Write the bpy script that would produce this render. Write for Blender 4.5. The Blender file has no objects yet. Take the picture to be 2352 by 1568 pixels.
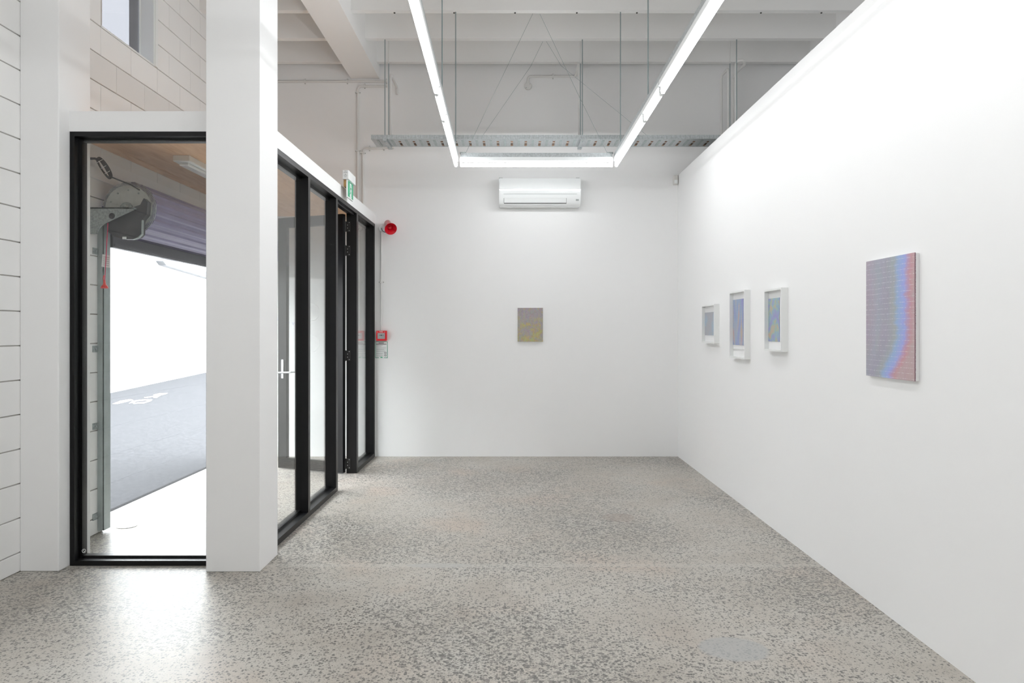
import bpy, bmesh, math, random
from mathutils import Vector, Matrix
random.seed(7)
S = bpy.context.scene
C = S.collection

# ---------------------------------------------------------------- camera, sky, exposure
F = 1660.0; H = 1.40; VX = 1176.0; VY = 759.0      # focal length in px, eye height, vanishing point
cam_d = bpy.data.cameras.new('camera'); cam = bpy.data.objects.new('camera', cam_d); C.objects.link(cam)
cam.location = (0, 0, H); cam.rotation_euler = (math.pi/2, 0, 0)
cam_d.sensor_width = 36; cam_d.lens = 36*F/2352; cam_d.shift_y = -25/2352; cam_d.clip_start = .05
S.camera = cam
S.cycles.sample_clamp_indirect = 4.0; S.cycles.caustics_reflective = False; S.cycles.caustics_refractive = False
S.cycles.max_bounces = 12; S.cycles.diffuse_bounces = 8; S.cycles.glossy_bounces = 3; S.cycles.transparent_max_bounces = 12
S.cycles.use_light_tree = False
w = bpy.data.worlds.new('overcast_sky'); S.world = w; w.use_nodes = True
bg = w.node_tree.nodes['Background']; bg.inputs[0].default_value = (.94, .97, 1.0, 1); bg.inputs[1].default_value = 10.5
TUBE = 18.5
S.view_settings.view_transform = 'Standard'; S.view_settings.look = 'None'
S.view_settings.exposure = 0.72; S.view_settings.gamma = 1.0; S.view_settings.use_curve_mapping = False

# ---------------------------------------------------------------- helpers
def P(px, py, Y): return Vector(((px-VX)*Y/F, Y, H-(py-VY)*Y/F))
WL = {}
def wl(o): return WL.get(o.name, Vector((0, 0, 0))) if o else Vector((0, 0, 0))
def put(o, label=None, cat=None, group=None, kind=None):
    if label: o['label'] = label
    if cat: o['category'] = cat
    if group: o['group'] = group
    if kind: o['kind'] = kind
    return o
def thing(name, loc, label, cat, group=None, kind=None):
    o = bpy.data.objects.new(name, None); C.objects.link(o); o.location = loc; o.empty_display_size = .05
    WL[o.name] = Vector(loc); return put(o, label, cat, group, kind)
def obj(name, bm, m, parent=None, smooth=False):
    me = bpy.data.meshes.new(name)
    off = wl(parent)
    if parent: bmesh.ops.translate(bm, vec=-off, verts=bm.verts)
    bmesh.ops.recalc_face_normals(bm, faces=bm.faces)
    bm.to_mesh(me); bm.free()
    if smooth:
        for p in me.polygons: p.use_smooth = True
        me.set_sharp_from_angle(angle=math.radians(40))
    me.materials.append(m)
    o = bpy.data.objects.new(name, me); C.objects.link(o)
    if parent: o.parent = parent
    WL[o.name] = off
    return o
def inst(name, me, parent, loc):
    o = bpy.data.objects.new(name, me); C.objects.link(o); o.parent = parent; o.location = Vector(loc)-wl(parent)
    return o
def N(): return bmesh.new()
def box(bm, x0, x1, y0, y1, z0, z1, bev=0):
    r = bmesh.ops.create_cube(bm, size=1)
    vs = r['verts']
    bmesh.ops.scale(bm, vec=(x1-x0, y1-y0, z1-z0), verts=vs)
    bmesh.ops.translate(bm, vec=((x0+x1)/2, (y0+y1)/2, (z0+z1)/2), verts=vs)
    if bev:
        es = {e for v in vs for e in v.link_edges}
        bmesh.ops.bevel(bm, geom=list(es), offset=bev, segments=2, profile=.5, affect='EDGES')
    return bm
def B(*a, **k): return box(N(), *a, **k)
def cyl(bm, a, b, r, n=12, r2=None):
    a = Vector(a); b = Vector(b); d = b-a
    M = Matrix.Translation((a+b)/2) @ d.to_track_quat('Z', 'Y').to_matrix().to_4x4()
    bmesh.ops.create_cone(bm, cap_ends=True, segments=n, radius1=r, radius2=r if r2 is None else r2, depth=d.length, matrix=M)
    return bm
def tube(bm, pts, r, n=10, bend=0, closed=False):
    pts = [Vector(p) for p in pts]
    if bend:
        q = [pts[0]]
        for i in range(1, len(pts)-1):
            a, b, c = pts[i-1], pts[i], pts[i+1]
            d1 = (a-b); d2 = (c-b); k = min(bend, d1.length*.45, d2.length*.45)
            p1 = b+d1.normalized()*k; p2 = b+d2.normalized()*k
            for t in range(7):
                u = t/6; q.append(p1*(1-u)**2+b*2*u*(1-u)+p2*u*u)
        q.append(pts[-1]); pts = q
    rings = []; up = None
    for i, p in enumerate(pts):
        if closed: t = pts[(i+1) % len(pts)]-pts[i-1]
        else: t = pts[min(i+1, len(pts)-1)]-pts[max(i-1, 0)]
        t.normalize()
        if up is None:
            up = t.orthogonal().normalized()
        up = (up-t*up.dot(t)).normalized(); s = t.cross(up)
        rings.append([bm.verts.new(p+(up*math.cos(2*math.pi*k/n)+s*math.sin(2*math.pi*k/n))*r) for k in range(n)])
    m = len(rings)
    for i in range(m if closed else m-1):
        A = rings[i]; Bq = rings[(i+1) % m]
        for k in range(n): bm.faces.new((A[k], A[(k+1) % n], Bq[(k+1) % n], Bq[k]))
    if not closed:
        bm.faces.new(rings[0]); bm.faces.new(rings[-1])
    return bm
def lathe(bm, prof, a, axis, n=24):
    """prof: list of (distance along axis, radius)"""
    a = Vector(a); ax = Vector(axis).normalized(); u = ax.orthogonal().normalized(); v = ax.cross(u)
    rings = []
    for d, r in prof:
        c = a+ax*d
        if r < 1e-6: rings.append([bm.verts.new(c)])
        else: rings.append([bm.verts.new(c+(u*math.cos(2*math.pi*k/n)+v*math.sin(2*math.pi*k/n))*r) for k in range(n)])
    for A, Q in zip(rings, rings[1:]):
        for k in range(n):
            k2 = (k+1) % n
            if len(A) == 1 and len(Q) == 1: continue
            if len(A) == 1: bm.faces.new((A[0], Q[k2], Q[k]))
            elif len(Q) == 1: bm.faces.new((A[k], A[k2], Q[0]))
            else: bm.faces.new((A[k], A[k2], Q[k2], Q[k]))
    return bm
def prism(bm, pts, d):
    """pts: list of Vector polygon, d: extrusion vector"""
    a = [bm.verts.new(p) for p in pts]; b = [bm.verts.new(Vector(p)+Vector(d)) for p in pts]
    bm.faces.new(a); bm.faces.new(list(reversed(b)))
    n = len(a)
    for i in range(n): bm.faces.new((a[i], a[(i+1) % n], b[(i+1) % n], b[i]))
    return bm
def text(name, s, size, loc, rot, m, parent, sx=1.0):
    c = bpy.data.curves.new(name, 'FONT'); c.body = s; c.size = size; c.align_x = 'CENTER'; c.align_y = 'CENTER'; c.extrude = .0004
    tmp = bpy.data.objects.new('tmp', c); C.objects.link(tmp); bpy.context.view_layer.update()
    me = bpy.data.meshes.new_from_object(tmp.evaluated_get(bpy.context.evaluated_depsgraph_get())); bpy.data.objects.remove(tmp)
    me.materials.clear(); me.materials.append(m)
    o = bpy.data.objects.new(name, me); C.objects.link(o); o.parent = parent
    o.location = Vector(loc)-wl(parent); o.rotation_euler = rot; o.scale = (sx, 1, 1)
    return o

# ---------------------------------------------------------------- materials
def mat(name, col, rough=.5, metal=0, spec=.5, coat=0, noise=0, nscale=8, bump=0, bscale=60, emit=None):
    m = bpy.data.materials.new(name); m.use_nodes = True
    nt = m.node_tree; b = nt.nodes['Principled BSDF']
    b.inputs['Base Color'].default_value = (*col, 1); b.inputs['Roughness'].default_value = rough
    b.inputs['Metallic'].default_value = metal; b.inputs['Specular IOR Level'].default_value = spec
    b.inputs['Coat Weight'].default_value = coat
    tc = nt.nodes.new('ShaderNodeTexCoord')
    if noise:
        n = nt.nodes.new('ShaderNodeTexNoise'); n.inputs['Scale'].default_value = nscale; n.inputs['Detail'].default_value = 5
        nt.links.new(tc.outputs['Object'], n.inputs['Vector'])
        r = nt.nodes.new('ShaderNodeValToRGB')
        r.color_ramp.elements[0].position = .3; r.color_ramp.elements[1].position = .7
        r.color_ramp.elements[0].color = (*[max(0, c*(1-noise)) for c in col], 1)
        r.color_ramp.elements[1].color = (*[min(1, c*(1+noise)) for c in col], 1)
        nt.links.new(n.outputs['Fac'], r.inputs['Fac']); nt.links.new(r.outputs['Color'], b.inputs['Base Color'])
    if bump:
        n = nt.nodes.new('ShaderNodeTexNoise'); n.inputs['Scale'].default_value = bscale; n.inputs['Detail'].default_value = 4
        nt.links.new(tc.outputs['Object'], n.inputs['Vector'])
        bp = nt.nodes.new('ShaderNodeBump'); bp.inputs['Strength'].default_value = bump; bp.inputs['Distance'].default_value = .004
        nt.links.new(n.outputs['Fac'], bp.inputs['Height']); nt.links.new(bp.outputs['Normal'], b.inputs['Normal'])
    if emit:
        b.inputs['Emission Color'].default_value = (*emit[0], 1); b.inputs['Emission Strength'].default_value = emit[1]
    return m
class G:
    """small node-graph builder"""
    def __init__(s, m): s.m = m; s.t = m.node_tree; s.b = s.t.nodes['Principled BSDF']
    def n(s, kind, **k):
        n = s.t.nodes.new(kind)
        for a, v in k.items(): setattr(n, a, v)
        return n
    def val(s, sock, v):
        if hasattr(v, 'is_output') or isinstance(v, bpy.types.NodeSocket): s.t.links.new(v, sock)
        else: sock.default_value = v
    def math(s, op, a, b=0.0, c=0.0, clamp=False):
        n = s.n('ShaderNodeMath', operation=op, use_clamp=clamp)
        s.val(n.inputs[0], a); s.val(n.inputs[1], b); s.val(n.inputs[2], c); return n.outputs[0]
    def mix(s, f, a, b, bl='MIX'):
        n = s.n('ShaderNodeMix', data_type='RGBA', blend_type=bl)
        s.val(n.inputs[0], f)
        for i, v in ((6, a), (7, b)):
            s.val(n.inputs[i], (*v, 1) if isinstance(v, tuple) else v)
        return n.outputs[2]
    def noise(s, vec, scale, detail=3, rough=.5, dist=0, col=False):
        n = s.n('ShaderNodeTexNoise'); s.val(n.inputs['Vector'], vec); n.inputs['Scale'].default_value = scale
        n.inputs['Detail'].default_value = detail; n.inputs['Roughness'].default_value = rough; n.inputs['Distortion'].default_value = dist
        return n.outputs['Color' if col else 'Fac']
    def vmul(s, v, t):
        n = s.n('ShaderNodeVectorMath', operation='MULTIPLY'); s.val(n.inputs[0], v); n.inputs[1].default_value = t; return n.outputs[0]
    def smooth(s, x, a, b):
        n = s.n('ShaderNodeMapRange', interpolation_type='SMOOTHSTEP'); s.val(n.inputs[0], x)
        n.inputs[1].default_value = a; n.inputs[2].default_value = b; return n.outputs[0]
    def ramp(s, x, stops):
        r = s.n('ShaderNodeValToRGB'); s.val(r.inputs[0], x); e = r.color_ramp.elements
        e.remove(e[1]); e[0].position = stops[0][0]; e[0].color = (*stops[0][1], 1)
        for p, c in stops[1:]: k = e.new(p); k.color = (*c, 1)
        return r.outputs[0]

M = {}
M['wall'] = mat('white_wall_paint', (.88, .88, .88), .7, spec=0)
M['block'] = mat('painted_block', (.85, .848, .84), .7, spec=0)
M['joint'] = mat('shaded_mortar', (.50, .48, .46), .8)  # white mortar, with the shade of the recessed joints put into its colour
M['ceil'] = mat('ceiling_paint', (.86, .855, .845), .8, spec=0)
M['upwall'] = mat('white_lining_paint', (.88, .88, .88), .7, spec=0)
M['black'] = mat('black_powdercoat', (.006, .006, .0065), .36, spec=.28)
M['blackrub'] = mat('black_rubber', (.008, .008, .008), .6)
M['galv'] = mat('galvanised_steel', (.50, .53, .54), .42, metal=.75, noise=.18, nscale=60)
M['galv_d'] = mat('weathered_galvanised', (.36, .40, .40), .5, metal=.5, noise=.28, nscale=70)
M['zinc'] = mat('zinc_channel', (.38, .43, .43), .5, metal=.4, noise=.10, nscale=14)
M['rod'] = mat('zinc_rod', (.30, .36, .37), .4, metal=.6)
M['white_pl'] = mat('white_plastic', (.82, .84, .84), .3)
M['white_gl'] = mat('glossy_white_plastic', (.84, .86, .86), .14, coat=.5)
M['pipe'] = mat('painted_conduit', (.74, .735, .72), .5)
M['red'] = mat('red_plastic', (.62, .012, .02), .3)
M['redhorn'] = mat('red_horn', (.58, .006, .018), .22, coat=.4)
M['silver'] = mat('satin_silver', (.55, .56, .57), .35, metal=.8)
M['paper'] = mat('paper', (.82, .84, .83), .7)
M['ink'] = mat('black_ink', (.03, .03, .035), .6)
M['inkgrey'] = mat('grey_print', (.35, .37, .37), .6)
M['green'] = mat('exit_green', (.0, .36, .17), .4)
M['greenline'] = mat('green_border', (.06, .32, .22), .5)
M['whiteink'] = mat('white_print', (.85, .86, .86), .5)
M['purple'] = mat('purple_steel', (.215, .195, .33), .42, noise=.08, nscale=5)
M['rail'] = mat('bottom_rail', (.10, .10, .115), .45)
M['motor'] = mat('motor_housing', (.045, .045, .052), .45)
M['disc'] = mat('drum_plate', (.50, .52, .50), .5, noise=.1, nscale=15)
M['cable'] = mat('black_cable', (.03, .03, .03), .5)
M['brown'] = mat('brown_cable', (.30, .17, .10), .6)
M['pink'] = mat('crimson_cord', (.62, .02, .10), .5)
M['redknob'] = mat('red_knob', (.75, .06, .05), .4)
M['canvas'] = mat('canvas_edge', (.80, .80, .80), .7)
M['framew'] = mat('white_frame_lacquer', (.80, .81, .80), .35)
M['matb'] = mat('mat_board', (.80, .80, .80), .8)
M['wedge'] = mat('wood_block', (.34, .21, .08), .6, noise=.3, nscale=30)
M['extwall'] = mat('outside_white_render', (.80, .80, .80), .8, spec=.1)
M['capping'] = mat('grey_capping', (.07, .072, .078), .7, noise=.3, nscale=6)
M['concrete'] = mat('pale_concrete', (.40, .395, .385), .75, noise=.07, nscale=3)
M['vinyl'] = mat('lilac_lettering', (.52, .52, .72), .6)
M['ring'] = mat('frosted_ring', (.90, .92, .92), .6)
M['beige'] = mat('sensor_plastic', (.72, .71, .68), .4)
M['shadow'] = mat('gap_shadow', (.012, .012, .013), .8, spec=.05)  # near-black colour standing for the shade inside the slab gap
M['dark'] = mat('dark_recess', (.03, .03, .03), .8)
M['cover'] = mat('drain_cover', (.50, .50, .50), .45, metal=.3)
M['tube'] = mat('fluorescent_tube', (.9, .9, .9), .4, emit=((.98, 1.0, 1.015), TUBE))

def glass(name, tint):
    m = bpy.data.materials.new(name); m.use_nodes = True; nt = m.node_tree; nt.nodes.clear()
    out = nt.nodes.new('ShaderNodeOutputMaterial'); mx = nt.nodes.new('ShaderNodeMixShader')
    tr = nt.nodes.new('ShaderNodeBsdfTransparent'); tr.inputs[0].default_value = (*tint, 1)
    gl = nt.nodes.new('ShaderNodeBsdfGlossy'); gl.inputs['Roughness'].default_value = 0.0
    lw = nt.nodes.new('ShaderNodeLayerWeight'); lw.inputs['Blend'].default_value = .5
    pw = nt.nodes.new('ShaderNodeMath'); pw.operation = 'POWER'; pw.inputs[1].default_value = 5
    ma = nt.nodes.new('ShaderNodeMath'); ma.operation = 'MULTIPLY_ADD'; ma.inputs[1].default_value = .96; ma.inputs[2].default_value = .04
    nt.links.new(lw.outputs['Facing'], pw.inputs[0]); nt.links.new(pw.outputs[0], ma.inputs[0]); nt.links.new(ma.outputs[0], mx.inputs[0])
    nt.links.new(tr.outputs[0], mx.inputs[1]); nt.links.new(gl.outputs[0], mx.inputs[2]); nt.links.new(mx.outputs[0], out.inputs[0])
    return m
M['glass'] = glass('clear_glass', (.965, .975, .97))
M['skyglass'] = glass('tinted_glass', (.225, .227, .235))

def floor_mat():
    m = mat('polished_aggregate_concrete', (.4, .38, .35), .3); g = G(m)
    tc = g.n('ShaderNodeTexCoord').outputs['Object']
    big = g.noise(tc, .55, 3, .55); mid = g.noise(tc, 2.2, 4, .6); fine = g.noise(tc, 30, 3, .6)
    paste = g.ramp(mid, [(.3, (.40, .365, .32)), (.5, (.465, .435, .39)), (.7, (.51, .49, .45))])
    pink = g.smooth(g.noise(tc, 1.3, 3), .52, .70)
    paste = g.mix(g.math('MULTIPLY', pink, .5), paste, (.50, .405, .335))
    dens = g.smooth(big, .36, .62)                              # where the grinding exposed more stone
    warp = g.n('ShaderNodeVectorMath', operation='ADD'); g.val(warp.inputs[0], tc)
    g.val(warp.inputs[1], g.vmul(g.noise(tc, 95, 3, .65, col=True), (.016, .016, 0)))
    def chips(scale, thr, soft):
        v = g.n('ShaderNodeTexVoronoi'); v.inputs['Scale'].default_value = scale; g.val(v.inputs['Vector'], warp.outputs[0])
        sep = g.n('ShaderNodeSeparateColor'); g.val(sep.inputs[0], v.outputs['Color'])
        t = g.math('MULTIPLY', sep.outputs[0], thr)
        t = g.math('MULTIPLY', t, g.math('MULTIPLY_ADD', dens, .5, .58))
        return g.math('DIVIDE', g.math('SUBTRACT', t, v.outputs['Distance']), soft, clamp=True), sep.outputs[1]
    c1, r1 = chips(80, .92, .07); c2, r2 = chips(165, .95, .12)
    st1 = g.ramp(r1, [(0, (.095, .092, .085)), (.5, (.145, .14, .13)), (1, (.24, .22, .20))])
    col = g.mix(g.math('MULTIPLY', c2, .6), paste, (.22, .205, .185))
    col = g.mix(g.math('MULTIPLY', c1, .9), col, st1)
    sep = g.n('ShaderNodeSeparateXYZ'); g.val(sep.inputs[0], tc)
    # smooth skimmed patches and an old pour joint
    def blob(x, y, rx, ry):
        a = g.math('DIVIDE', g.math('SUBTRACT', sep.outputs[0], x), rx); b = g.math('DIVIDE', g.math('SUBTRACT', sep.outputs[1], y), ry)
        d = g.math('ADD', g.math('MULTIPLY', a, a), g.math('MULTIPLY', b, b))
        return g.smooth(g.math('ADD', d, g.math('MULTIPLY', mid, 1.2)), 1.6, 1.3)
    col = g.mix(g.math('MULTIPLY', blob(.98, 3.18, .16, .13), .7), col, (.38, .385, .38))
    col = g.mix(g.math('MULTIPLY', blob(-.43, 4.31, .22, .045), .7), col, (.36, .36, .35))
    col = g.mix(g.math('MULTIPLY', blob(.80, 5.42, .13, .13), .5), col, (.30, .245, .21))
    jn = g.math('ABSOLUTE', g.math('SUBTRACT', sep.outputs[1], 4.31))
    col = g.mix(g.math('MULTIPLY', g.smooth(jn, .05, .01), .35), col, (.52, .50, .46))
    g.val(g.b.inputs['Base Color'], col)
    g.b.inputs['Roughness'].default_value = .38
    g.b.inputs['Specular IOR Level'].default_value = .27
    bp = g.n('ShaderNodeBump'); bp.inputs['Strength'].default_value = .06; bp.inputs['Distance'].default_value = .003
    g.val(bp.inputs['Height'], g.noise(tc, 9, 3)); g.val(g.b.inputs['Normal'], bp.outputs[0])
    return m
M['floor'] = floor_mat()

def ply_mat():
    m = mat('plywood', (.6, .4, .27), .5); g = G(m); tc = g.n('ShaderNodeTexCoord').outputs['Object']
    v = g.vmul(tc, (5.5, .9, 1)); n = g.noise(v, 2.2, 5, .6, 1.4)
    n2 = g.noise(g.vmul(tc, (50, 2.5, 1)), 2, 3)
    c = g.ramp(n, [(.3, (.66, .37, .19)), (.5, (.80, .50, .29)), (.7, (.86, .58, .37))])
    g.val(g.b.inputs['Base Color'], g.mix(g.math('MULTIPLY', n2, .3), c, (.70, .42, .22)))
    return m
M['ply'] = ply_mat()
def asphalt():
    m = mat('worn_asphalt', (.4, .4, .42), .9, spec=.03); g = G(m); tc = g.n('ShaderNodeTexCoord').outputs['Object']
    n = g.noise(tc, 26, 4, .75); n2 = g.noise(tc, .7, 4)
    c = g.ramp(n, [(.3, (.032, .033, .036)), (.7, (.070, .071, .076))])
    g.val(g.b.inputs['Base Color'], g.mix(g.math('MULTIPLY', n2, .5), c, (.053, .053, .057)))
    return m
M['asphalt'] = asphalt()

def art_grid():
    """iridescent painting: x = generated Y (0 near .. 1 far), v = generated Z"""
    m = mat('iridescent_grid_paint', (.4, .4, .45), .45); g = G(m)
    gen = g.n('ShaderNodeTexCoord').outputs['Generated']; s = g.n('ShaderNodeSeparateXYZ'); g.val(s.inputs[0], gen)
    u = g.math('SUBTRACT', 1.0, s.outputs[1]); v = s.outputs[2]      # u runs far edge -> near edge
    wob = g.math('MULTIPLY_ADD', g.noise(g.vmul(gen, (1, .6, 5)), 2.5, 5, .65), .22, -.11)
    # the band drifts towards the far edge at the foot
    drift = g.math('MULTIPLY', g.smooth(v, .34, 0.0), -.30)
    t = g.math('SUBTRACT', g.math('ADD', u, wob), drift)
    base = g.ramp(t, [(0, (.33, .27, .33)), (.25, (.30, .31, .37)), (.45, (.29, .28, .35)), (.60, (.30, .32, .34)),
                      (.68, (.24, .36, .58)), (.80, (.27, .31, .66)), (.86, (.40, .25, .42)), (.92, (.47, .23, .25)), (1, (.42, .29, .30))])
    blotch = g.noise(g.vmul(gen, (1, 2.2, 1.6)), 2.4, 4, .6, .4, col=True)
    base = g.mix(.13, base, blotch, 'OVERLAY')
    grain = g.noise(g.vmul(gen, (1, 60, 60)), 2.5, 2, .8)
    base = g.mix(g.math('MULTIPLY', g.smooth(grain, .45, .8), .35), base, (.62, .60, .62))
    def lines(c, k, w0, seed):
        a = g.math('ADD', g.math('MULTIPLY', c, k), g.math('MULTIPLY', g.noise(gen, 2.0, 2), .5))
        d = g.math('ABSOLUTE', g.math('SUBTRACT', g.math('FRACT', a), .5))
        wv = g.math('MULTIPLY_ADD', g.noise(g.vmul(gen, (1, 14+seed, 9+seed)), 1.7, 3), .22, -.05)
        return g.math('LESS_THAN', d, g.math('ADD', wv, w0))
    lh = lines(v, 23, -.035, 3); lv = lines(u, 36, -.03, 9); lf = lines(v, 88, .05, 5)
    base = g.mix(g.math('MULTIPLY', lf, .16), base, (.60, .59, .62))
    base = g.mix(g.math('MULTIPLY', lh, .6), base, (.66, .65, .68)); base = g.mix(g.math('MULTIPLY', lv, .34), base, (.62, .61, .66))
    g.val(g.b.inputs['Base Color'], base)
    return m
M['art_big'] = art_grid()
def art_speckle():
    m = mat('speckled_olive_mauve_paint', (.4, .38, .3), .6); g = G(m)
    gen = g.n('ShaderNodeTexCoord').outputs['Generated']; s = g.n('ShaderNodeSeparateXYZ'); g.val(s.inputs[0], gen)
    t = g.math('ADD', g.noise(gen, 5.5, 4, .6, .6), g.math('MULTIPLY_ADD', s.outputs[2], -.18, .09))
    base = g.ramp(t, [(.30, (.30, .27, .26)), (.42, (.33, .29, .32)), (.5, (.34, .31, .27)), (.58, (.37, .32, .21)), (.68, (.42, .37, .14)), (.76, (.33, .38, .22))])
    hue = g.noise(gen, 11, 3, .6, 1.2, col=True)
    base = g.mix(.35, base, hue, 'OVERLAY')
    f = g.noise(gen, 42, 3, .75)
    base = g.mix(g.math('MULTIPLY', g.smooth(f, .5, .72), .4), base, (.55, .52, .44))
    base = g.mix(g.math('MULTIPLY', g.smooth(f, .46, .28), .45), base, (.17, .14, .13))
    g.val(g.b.inputs['Base Color'], base); return m
M['art_back'] = art_speckle()
def art_band(name, stops, stripes, ax, seed, dist):
    m = mat(name, (.4, .4, .5), .5); g = G(m)
    gen = g.n('ShaderNodeTexCoord').outputs['Generated']; s = g.n('ShaderNodeSeparateXYZ'); g.val(s.inputs[0], gen)
    off = g.n('ShaderNodeVectorMath', operation='ADD'); g.val(off.inputs[0], g.vmul(gen, (1, ax[0], ax[1]))); off.inputs[1].default_value = (seed, seed*.7, seed*1.3)
    t = g.noise(off.outputs[0], 2.0, 3, .5, dist)
    c = g.ramp(t, stops)
    if stripes:
        a = g.math('ABSOLUTE', g.math('SUBTRACT', g.math('FRACT', g.math('MULTIPLY', s.outputs[2], stripes)), .5))
        c = g.mix(g.math('MULTIPLY', g.smooth(a, .18, .06), .42), c, (.18, .17, .26))
        c = g.mix(g.math('MULTIPLY', g.smooth(a, .36, .48), .28), c, (.62, .60, .66))
    g.val(g.b.inputs['Base Color'], c); return m
M['art1'] = art_band('grey_blue_print', [(.30, (.38, .37, .40)), (.48, (.37, .38, .42)), (.62, (.33, .43, .52)), (.8, (.37, .50, .55))], 0, (1.2, 1.0), 3.1, .1)
M['art2'] = art_band('rainbow_blue_print', [(.28, (.25, .24, .50)), (.40, (.24, .30, .48)), (.50, (.26, .35, .46)), (.58, (.40, .36, .38)), (.66, (.45, .27, .27)), (.74, (.42, .42, .22))], 42, (2.6, .9), 5.3, .5)
M['art3'] = art_band('striped_rainbow_print', [(.28, (.28, .25, .48)), (.42, (.27, .29, .50)), (.50, (.24, .40, .46)), (.57, (.36, .42, .28)), (.66, (.50, .34, .24)), (.76, (.44, .28, .34))], 34, (1.7, 2.4), 8.8, .3)

# ---------------------------------------------------------------- dimensions
YB = 8.04; YR = -6.6                 # back wall, wall behind the camera
XL = -2.86; XP = 1.845; XO = 3.25    # block wall, partition face, outer right wall
ZC = 4.64; ZJ = 4.33                 # slab and joist soffit
XS = -1.525                          # gallery face of the side glazing
YF = 4.304                           # gallery face of the front glazing
ZH = 2.585; ZT = 2.70                # underside and top of the white header / plywood lid

# ---------------------------------------------------------------- structure
floor = put(obj('floor', B(XL-.24, XO, YR, YB, -.12, 0), M['floor']), 'polished concrete floor with dark exposed aggregate', 'floor', kind='structure')
bm = N(); box(bm, XL-.2, XO+.15, YB, YB+.15, 0, ZC+.1)
wb = put(obj('wall_back', bm, M['upwall']), 'far white gallery wall with air conditioner and small painting', 'wall', kind='structure')
put(obj('wall_right', B(XP, XP+.10, YR, YB, 0, 3.125), M['wall']), 'white partition wall on the right carrying four artworks', 'wall', kind='structure')
put(obj('wall_outer', B(XO, XO+.15, YR, YB, 0, ZC+.1), M['upwall']), 'outer wall beyond the white partition, up by the joists', 'wall', kind='structure')
put(obj('wall_rear', B(XL-.2, XO+.15, YR-.15, YR, 0, ZC+.1), M['upwall']), 'white wall closing the room behind the viewpoint', 'wall', kind='structure')

# ceiling with joists and the long beam
ceil = put(obj('ceiling', B(XL-.2, XO+.15, YR-.15, YB+.15, ZC, ZC+.12), M['ceil']), 'painted ceiling with deep cross joists and one long beam', 'ceiling', kind='structure')
obj('beam', B(-1.79, -1.475, YR, YB, 4.20, ZC), M['ceil'], ceil)
JY = [7.915-.635*k for k in range(23)]
jm = {}
for key, x0, x1 in (('r', -1.475, XO), ('l', XL, -1.79)):
    b = N(); box(b, x0, x1, -.033, .033, ZJ, ZC)
    me = bpy.data.meshes.new('joist'); b.to_mesh(me); b.free(); me.materials.append(M['ceil']); jm[key] = me
bolt_me = bpy.data.meshes.new('bolt'); b = N(); cyl(b, (0, 0, -.006), (0, 0, .004), .0085, 8); b.to_mesh(bolt_me); b.free(); bolt_me.materials.append(M['dark'])
for k, y in enumerate(JY):
    for key in jm:
        j = inst('joist', jm[key], ceil, (0, y, 0)); WL[j.name] = Vector((0, y, 0))
        if k == 2 and key == 'r':
            for px in (906, 1043, 1183, 1325, 1463, 1600, 1748, 1887):
                inst('bolt', bolt_me, j, ((px-VX)*6.66/F, y+.018, ZJ))

# column, pilaster, headers, plywood lid
put(obj('column', B(-1.777, -1.463, 4.195, 4.513, 0, 4.20, bev=.004), M['wall']), 'square white column standing between the two glazed screens', 'column', kind='structure')
put(obj('pilaster', B(XL, -2.634, 4.20, 4.517, 0, ZC, bev=.006), M['wall']), 'white pilaster at the block wall left of the glazed panel', 'pilaster', kind='structure')
put(obj('trim_1', B(-2.634, -1.777, YF-.003, YF+.11, ZH, ZT+.005), M['wall']), 'white header board above the black framed front glass', 'header', kind='structure')
put(obj('trim_2', B(XS-.11, XS+.003, 4.513, YB, ZH, ZT-.005), M['wall']), 'white header board above the receding glazed screen', 'header', kind='structure')
put(obj('ceiling_lobby', B(XL, XS-.11, YF+.11, YB, ZT-.03, ZT-.005), M['ply']), 'plywood ceiling over the entrance lobby behind the glass', 'ceiling', kind='structure')

# left block wall: mortar core in four pieces round the door opening and the high window
OY0, OY1, OZ = 5.06, 7.72, 2.24          # roller door opening
WY0, WY1, WZ0, WZ1 = 5.03, 5.775, 3.515, 4.45
core = N(); t = .20; XC = XL-.010
for (y0, y1, z0, z1) in ((YR, OY0, 0, ZC), (OY1, YB, 0, ZC), (OY0, OY1, OZ, WZ0), (OY0, WY1, WZ1, ZC), (WY1, OY1, WZ0, ZC)):
    if z1 > z0 and y1 > y0: box(core, XL-t, XC, y0, y1, z0, z1)
wleft = put(obj('wall_left', core, M['joint']), 'white painted concrete block wall on the left with recessed joints', 'wall', kind='structure')
blk = {}
def block_mesh(dy, dz):
    k = (round(dy, 3), round(dz, 3))
    if k not in blk:
        b = N(); box(b, -.012, 0.0, -dy/2, dy/2, -dz/2, dz/2)
        es = [e for e in b.edges if all(v.co.x > -.001 for v in e.verts)]
        bmesh.ops.bevel(b, geom=es, offset=.0022, segments=1, affect='EDGES')
        me = bpy.data.meshes.new('block'); b.to_mesh(me); b.free(); me.materials.append(M['block']); blk[k] = me
    return blk[k]
far = N()
def add_block(y0, y1, z0, z1):
    if y1-y0 < .02 or z1-z0 < .02: return
    g = .0035
    if y1 < 3.25 or z1 < .02:
        box(far, XL-.012, XL, y0+g*.6, y1-g*.6, z0+g, z1-g)
    else:
        me = block_mesh(y1-y0-2*g*.6, z1-z0-2*g)
        inst('block', me, wleft, (XL, (y0+y1)/2, (z0+z1)/2))
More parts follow.
